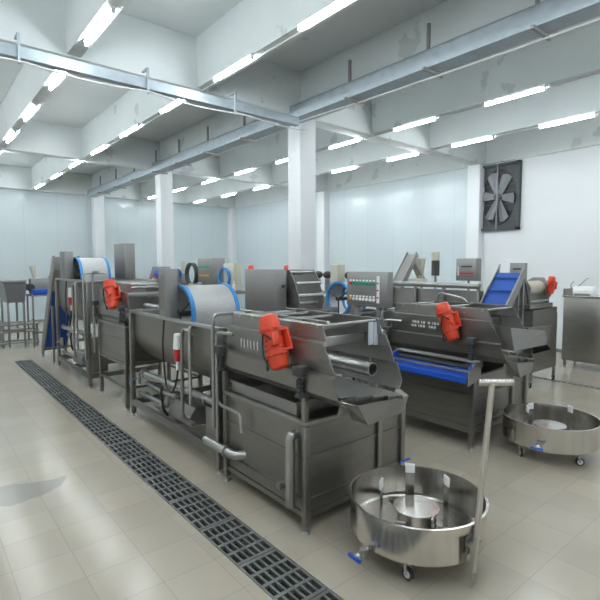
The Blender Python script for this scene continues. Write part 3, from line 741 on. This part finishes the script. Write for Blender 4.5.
for k in (.2, .55, .85): MB().box((-.08 + .68 * k - .03, .0, 1.34 + .70 * k + .025), (-.08 + .68 * k - .015, .41, 1.34 + .70 * k + .06)).build('cleat', 'belt', bc)
for x, y in ((-.05, -.02), (.6, -.02), (-.05, .43), (.6, .43)): leg(bc, x, y, 0, 1.3 if x < 0 else 1.95, .02)
cb = MB().box((.73, .02, 1.86), (.83, .28, 2.24), .006).build('switch_box', 'boxgrey', bc, label='grey switch box on a post')
MB().box((.724, .08, 2.12), (.729, .22, 2.15)).build('label_strip', 'dark', cb)
leg(bc, .78, .15, 0, 1.86, .02)
MB().tube([(.72, .06, 1.9), (.66, .0, 2.0), (.68, -.06, 1.75), (.74, -.04, 1.55)], .012, 8, .1).build('cable', 'black', bc)
ds = thing('drum_screen', 'small cylinder screen with red motor standing behind the wheeled tank', 'machine', (8.46, 3.86, 0))
for x in (.0, .75): MB().prism([(0, 1.50), (.4, 1.50), (.42, 1.9), (.3, 1.97), (.1, 1.97), (0, 1.8)], 'x', x, x + .012).build('side_plate', 'steel2', ds)
MB().cyl((.012, .2, 1.78), (.75, .2, 1.78), .13, 20).build('cylinder', 'cream', ds)
MB().cyl((.0, .02, 1.55), (.76, .02, 1.55), .02, 8).build('rod', 'pipe', ds)
motor(ds, (.72, -.04, 1.83), (0, -.1, 1), 0, .68)
MB().lathe([(.20, 0), (.22, 0), (.22, .03), (.20, .03)], (.8, .2, 1.72), 24, 'x', closed=True).build('green_ring', mat('green_ring', (.06, .2, .14), .4), ds)
MB().box((-.06, -.03, 1.422), (.85, .44, 1.5)).build('bed', 'steel', ds)

# pipe line and things far right
pp = thing('long_pipe', 'long horizontal steel pipe on stands in front of the blue wall', 'pipe', (7.7, 4.4, 0))
MB().cyl((0, 0, 1.83), (0, 2.05, 1.83), .05, 14).build('pipe', 'pipe', pp)
MB().box((.1, 0, 1.2), (.14, 2.05, 1.74)).build('splash_panel', 'steel2', pp)
for y in (.05, .75, 1.4, 2.0): leg(pp, .05, y, 0, 1.8, .025)
MB().tube([(.0, .15, 1.3), (-.1, .2, 1.6), (-.1, .75, 1.7), (-.05, .9, 1.3)], .02, 8, .1).build('bent_pipe', 'pipe', pp)
hc = thing('hoist_chute', 'narrow inclined steel chute rising to a point in front of the blue wall', 'chute', (8.5, 6.4, 0))
for y in (0, .25): MB().prism([(-.5, 1.72), (-.34, 1.72), (.14, 2.40), (.08, 2.50)], 'y', y, y + .02).build('side_plate', 'steel2', hc)
MB().prism([(-.48, 1.74), (-.38, 1.74), (.10, 2.40), (.07, 2.44)], 'y', .02, .25).build('chute_bed', 'boxgrey', hc)
MB().prism([(.12, 2.35), (.5, 1.86), (.42, 1.86), (.06, 2.3)], 'y', .05, .2).build('back_strut', 'steel2', hc)
for x, z in ((-.42, 1.72), (.2, 1.9), (.46, 1.87)): leg(hc, x, .13, 0, z, .02)
MB().box((-.2, .0, 1.78), (.5, .28, 1.9), .02).build('motor_housing', 'cream', hc)
MB().cyl((.38, .1, 1.9), (.38, .1, 2.35), .05, 12, .1).build('funnel', 'cream', hc)
sc = thing('sight_cylinder', 'dark sight cylinder with pale top on a slim stand before the blue wall', 'cylinder', (8.6, 5.93, 0)) 
MB().cyl((0, .0, 1.98), (0, 0, 2.3), .085, 16).build('glass_body', 'dark', sc)
MB().cyl((0, .0, 2.3), (0, 0, 2.47), .088, 16).build('cap', 'cream', sc)
MB().cyl((0, .0, 0), (0, 0, 1.98), .03, 10).build('stem', 'pipe', sc)
sb = thing('switch_cabinet', 'grey switch cabinet with small red and black lettering beside the pilaster', 'cabinet', (8.3, 4.83, 0))
MB().box((0, 0, 1.90), (.2, .42, 2.33), .006).build('cabinet', 'boxgrey', sb)
MB().box((-.004, .08, 2.16), (0, .30, 2.19)).build('black_lettering', 'dark', sb); MB().box((-.004, .05, 2.03), (0, .33, 2.06)).build('red_lettering', 'redplug', sb); MB().box((-.006, .36, 2.0), (0, .38, 2.18)).build('handle', 'white', sb)
leg(sb, .1, .2, 0, 1.9, .02)

# steel cabinet at the right edge
cr = thing('steel_cabinet', 'stainless steel sink cabinet on short legs against the white wall', 'cabinet', (10.8, 2.6, 0))
MB().box((0, 0, .17), (.65, 1.62, 1.52), .006).build('body', 'steel', cr)
MB().box((-.008, .85, .20), (-.001, 1.58, 1.46), .003).build('door', 'steel', cr); MB().box((-.008, .04, .20), (-.001, .82, 1.46), .003).build('door', 'steel', cr)
MB().box((-.02, -.02, 1.52), (.66, 1.64, 1.56), .004).build('worktop', 'bright', cr)
MB().box((.0, 1.60, 1.56), (.4, 1.635, 1.70)).build('splash_guard', 'steel', cr)
for x, y in ((.05, .05), (.6, .05), (.05, 1.57), (.6, 1.57), (.05, .82)): leg(cr, x, y, 0, .17, .022)
ts = thing('mixer_head', 'white rounded machine head with levers on top of the steel cabinet', 'machine', (10.95, 3.95, 1.561))
MB().cyl((0, .12, .1), (0, -.26, .1), .1, 18).build('housing', 'white', ts)
MB().box((-.08, -.2, 0), (.1, .1, .06)).build('base', 'pipe', ts)
MB().tube([(-.03, .15, .0), (-.05, .18, .22), (-.05, .12, .3)], .012, 8).build('lever', 'pipe', ts); MB().tube([(-.03, .05, .18), (-.04, -.12, .36), (-.03, -.16, .36)], .010, 8).build('lever', 'pipe', ts)
MB().box((0, 0, 0), (.3, .5, .1), .01).build('tray', 'steel2', loc=(10.9, 2.9, 1.561), label='shallow steel tray on the cabinet at the right edge', cat='tray')

# distant equipment between the columns ---------------------------------------
fr = thing('packing_line', 'long low steel line of rails and motors in the far background', 'machine', (5.0, 8.1, 0))
MB().box((0, 0, 1.62), (.8, 5.2, 1.68)).build('bed', 'steel2', fr)
for k in range(5): MB().cyl((-.02, .3 + k * 1.1, 1.74), (-.02, .8 + k * 1.1, 1.74), .05, 10).build('roller', 'pipe', fr)
for x in (.03, .77):
    for y in (.05, 1.7, 3.4, 5.15): leg(fr, x, y, 0, 1.62, .025)
MB().cyl((-.04, 0, 1.5), (-.04, 5.2, 1.5), .03, 10).build('rail', 'pipe', fr)
MB().cyl((-.04, 0, 1.2), (-.04, 5.2, 1.2), .03, 10).build('rail', 'pipe', fr)
for k in range(4): MB().box((.1, .6 + k * 1.2, 1.3), (.4, .9 + k * 1.2, 1.55), .02).build('gear_motor', 'dark', fr)
def put(name, mb, m, label, cat, loc): return mb.build(name, m, loc=loc, label=label, cat=cat)
k1 = thing('control_cabinet', 'small grey control cabinet with green and orange strips in the background', 'cabinet', (5.3, 9.5, 1.681))
MB().box((0, 0, .12), (.3, .75, .68), .008).build('cabinet', 'boxgrey', k1); MB().box((.05, .1, 0), (.25, .65, .12)).build('plinth', 'boxgrey', k1)
MB().box((-.004, .2, .46), (0, .68, .50)).build('green_strip', 'green', k1); MB().box((-.004, .2, .26), (0, .68, .30)).build('orange_strip', 'orange', k1)
k2 = thing('ring_guard', 'dark open ring beside the small control cabinet', 'machine', (5.25, 10.36, 1.681))
MB().lathe([(.24, 0), (.28, 0), (.28, .1), (.24, .1)], (0, .2, .30), 28, 'x', closed=True).build('ring', 'dark', k2)
MB().box((.0, .05, .0), (.12, .35, .03)).build('base', 'pipe', k2)
k3 = thing('blue_roller', 'bright blue roller lying on the packing line in the background', 'roller', (5.15, 11.05, 1.681))
MB().cyl((0, 0, .30), (0, 1.15, .30), .13, 20).build('roller', 'blue', k3)
for y in (-.03, 1.15): MB().box((-.05, y, 0), (.05, y + .03, .4)).build('bracket', 'steel2', k3)
k4 = thing('sloped_hopper', 'grey sloped hopper with red and white sign in the background', 'hopper', (5.2, 12.6, 1.681))
MB().prism([(0, 0), (.85, 0), (.45, .48), (.2, .48)], 'x', 0, .4).build('hopper', 'boxgrey', k4)
MB().prism([(.2, .0), (.62, .0), (.41, .28)], 'x', -.012, -.001).build('sign', 'redplug', k4); MB().prism([(.3, .04), (.52, .04), (.41, .19)], 'x', -.016, -.013).build('sign_face', 'white', k4)
k4.location = (5.2, 12.25, 1.681)
k5 = thing('valve_tower', 'short steel tower with two pale nozzles in the background', 'machine', (5.75, 12.0, 1.6)); k5.location = (5.62, 11.75, 1.681)
MB().box((0, 0, 0), (.2, .3, .3), .02).build('base', 'steel2', k5)
for y in (.07, .22): MB().cyl((.1, y, .3), (.1, y, .62), .04, 12, .03).build('nozzle', 'cream', k5)
k6 = thing('blue_seal_drum', 'small drum edge with pale blue seals left of the large grey cover box', 'machine', (5.1, 8.5, 1.681))
MB().box((.12, .0, .0), (.3, .42, .56), .01).build('housing', 'cream', k6)
MB().lathe([(.19, 0), (.22, 0), (.22, .06), (.19, .06)], (.04, .3, .25), 24, 'x', closed=True).build('seal_ring', 'rim', k6)
put('bottle', MB().cyl((0, 0, 0), (0, 0, .14), .035, 12).cyl((0, 0, .14), (0, 0, .2), .014, 8), 'white', 'white bottle standing beside the pale blue sealed drum', 'bottle', (5.1, 8.3, 1.681))
mo = thing('motor_unit', 'orange red motor cap showing just above the large grey cover box', 'motor', (5.06, 8.02 + .1, 0)); 
MB().box((-.0, -.05, .02), (.2, .05, 1.9)).build('post', 'steel2', mo)
motor(mo, (.1, -.0, 2.05), (0, .2, 1), 0, .7)
mo.location = (5.86, 8.95, -.02)
mo2 = copy_tree(mo); mo2.location = (6.55, 8.52, -.02); tag(mo2, 'orange red motor cap peeking over the right end of the grey cover box', 'motor')

# ------------------------------------------------------------------ wheeled pans
def pan(label, loc, rz, blades):
    t = thing('wheeled_pan', label, 'pan', loc, 0)
    R = .51; z0, z1 = .155, .425
    b = MB(); b.lathe([(0.0, z0), (R - .02, z0), (R, z0 + .02), (R, z1), (R + .012, z1 + .004), (R + .012, z1 + .012), (R - .006, z1 + .012), (R - .006, z0 + .025), (R - .02, z0 + .008), (0, z0 + .008)], seg=72)
    bmesh.ops.remove_doubles(b.bm, verts=b.bm.verts, dist=1e-5)
    b.build('pan_body', 'bright', t)
    b = MB(); b.lathe([(.15, z0 + .009), (.15, z0 + .16), (.175, z0 + .165), (.175, z0 + .178), (0, z0 + .18)], seg=40); b.build('centre_turntable', 'bright', t)
    b = MB()
    for k in range(6):
        a = rz + 4.2 + k * .16
        for zz in (.05, .09): b.cyl((.149 * math.cos(a), .149 * math.sin(a), z0 + zz), (.154 * math.cos(a), .154 * math.sin(a), z0 + zz), .009, 8)
    b.build('drain_holes', 'black', t)
    for i, a in enumerate([math.radians(q) for q in blades]):
        r_ = .27; c, s_ = math.cos(a), math.sin(a); 
        q = Matrix.Translation((r_ * c, r_ * s_, 0)) @ Matrix.Rotation(a + (.9 if i == 3 else .3 if i > 2 else -.12), 4, 'Z')
        h = (.40, .36, .38, .26, .2)[i]
        b = MB(); b.box((-.004, -.036, z0 + .01), (.004, .036, z0 + h - .03)); b.box((-.02, -.03, z0 + .008), (.03, .03, z0 + .014)); b.rot(q); u = b.build('upright_blade', 'bright', t)
        if i < 3:
            b = MB(); b.box((-.008, -.038, z0 + h - .075), (.008, .038, z0 + h), .003); b.rot(q); b.build('painted_glint', 'white', u)  # bright reflection at the blade top, put in as a white cap
    for k in range(3):
        a = rz + k * 2 * PI / 3 + .55; b = MB(); b.quad([(.16 * math.cos(a), .16 * math.sin(a), z0 + .06), (.48 * math.cos(a - .32), .48 * math.sin(a - .32), z0 + .02), (.48 * math.cos(a + .32), .48 * math.sin(a + .32), z0 + .02)], .006); b.build('sweep_plate', 'bright', t)
    for k in range(4):
        a = rz + k * PI / 2 + .18; caster(t, .40 * math.cos(a), .40 * math.sin(a), z0, .045, a + 1)
    return t
P1 = pan('round stainless pan on castors with a tall T handle, nearest the camera', (2.96, 2.17, 0), .3, (48, 125, -22, -118, -168))
def valve(parent, a, R=.51, z=.2):
    c, s_ = math.cos(a), math.sin(a); b = MB()
    b.cyl((R * c, R * s_, z), ((R + .10) * c, (R + .10) * s_, z - .02), .016, 10); b.cyl(((R + .05) * c, (R + .05) * s_, z - .045), ((R + .05) * c, (R + .05) * s_, z + .02), .026, 12)
    b.sphere(((R + .1) * c, (R + .1) * s_, z - .02), .034, (1, 1, .9)); o = b.build('valve', 'pipe', parent)
    m = Matrix.Translation(((R + .13) * c, (R + .13) * s_, z - .02)) @ Matrix.Rotation(a + PI/2, 4, 'Z')
    b = MB(); b.box((-.06, -.012, -.012), (.06, .012, .012), .005); b.rot(m); b.build('valve_lever', 'blue', o, label='blue valve lever')
valve(P1, math.radians(176), z=.17)
# T handle with its bracket and foot blade, hinged on the pan wall
hb = Vector((.115, -.44 - .04, 0)); fw = Vector((.09, -.42 * 1.0, 0))
base = Vector((-.11, -.55, .13)); top = Vector((.24, -.46, 1.36))
h = MB(); d = (top - base).normalized()
h.tube([base, top], .022, 8); hd = h.build('pull_handle', 'wood', P1, label='pale metal pull handle')
rt_ = Vector((.772, -.636, 0))
MB().cyl(top - rt_ * .10, top + rt_ * .15, .024, 18).build('grip_bar', 'bright', hd)
b = MB(); b.quad([base + Vector((-.04, .0, .20)), base + Vector((.05, .0, .22)), base + Vector((.03, -.01, -.08)), base + Vector((-.03, -.01, -.1))], .006); b.build('foot_blade', 'steel2', hd)
b = MB(); b.box((-.13, -.55, .30), (-.01, -.50, .32)); b.box((-.13, -.515, .24), (-.01, -.505, .36)); b.build('hinge_bracket', 'steel2', hd)
P2 = pan('round stainless pan on castors without a handle, further right', (5.74, 2.34, 0), 1.0, (140, 75, -28, -122, 12))
valve(P2, math.radians(192), z=.26)
tp = MB(); tp.cyl((1.12, -.0, .26), (1.12, -.09, .26), .014, 8); tp.sphere((1.12, -.09, .26), .026); tp.cyl((1.12, -.09, .26), (1.12, -.09, .32), .01, 8); tv = tp.build('drain_valve', 'pipe', F1)
MB().box((1.09, -.10, .32), (1.24, -.08, .335)).build('valve_lever', 'blue', tv, label='blue valve lever')

# ------------------------------------------------------------------ camera & view
cam = bpy.data.cameras.new('camera'); co = bpy.data.objects.new('camera', cam); COL.objects.link(co)
cam.sensor_width = 36; cam.lens = 474 / 600 * 36; cam.clip_end = 200; cam.clip_start = .05
co.location = (0, 0, 2.2); co.rotation_euler = (PI / 2 - math.radians(4.2), 0, -math.radians(39.5))
S.camera = co
w = bpy.data.worlds.new('world'); S.world = w; w.use_nodes = True
w.node_tree.nodes['Background'].inputs[0].default_value = (.6, .7, .8, 1); w.node_tree.nodes['Background'].inputs[1].default_value = .3
S.view_settings.view_transform = 'Standard'; S.view_settings.look = 'None'; S.view_settings.gamma = 1
S.view_settings.exposure = 1.68
S.view_settings.use_curve_mapping = False
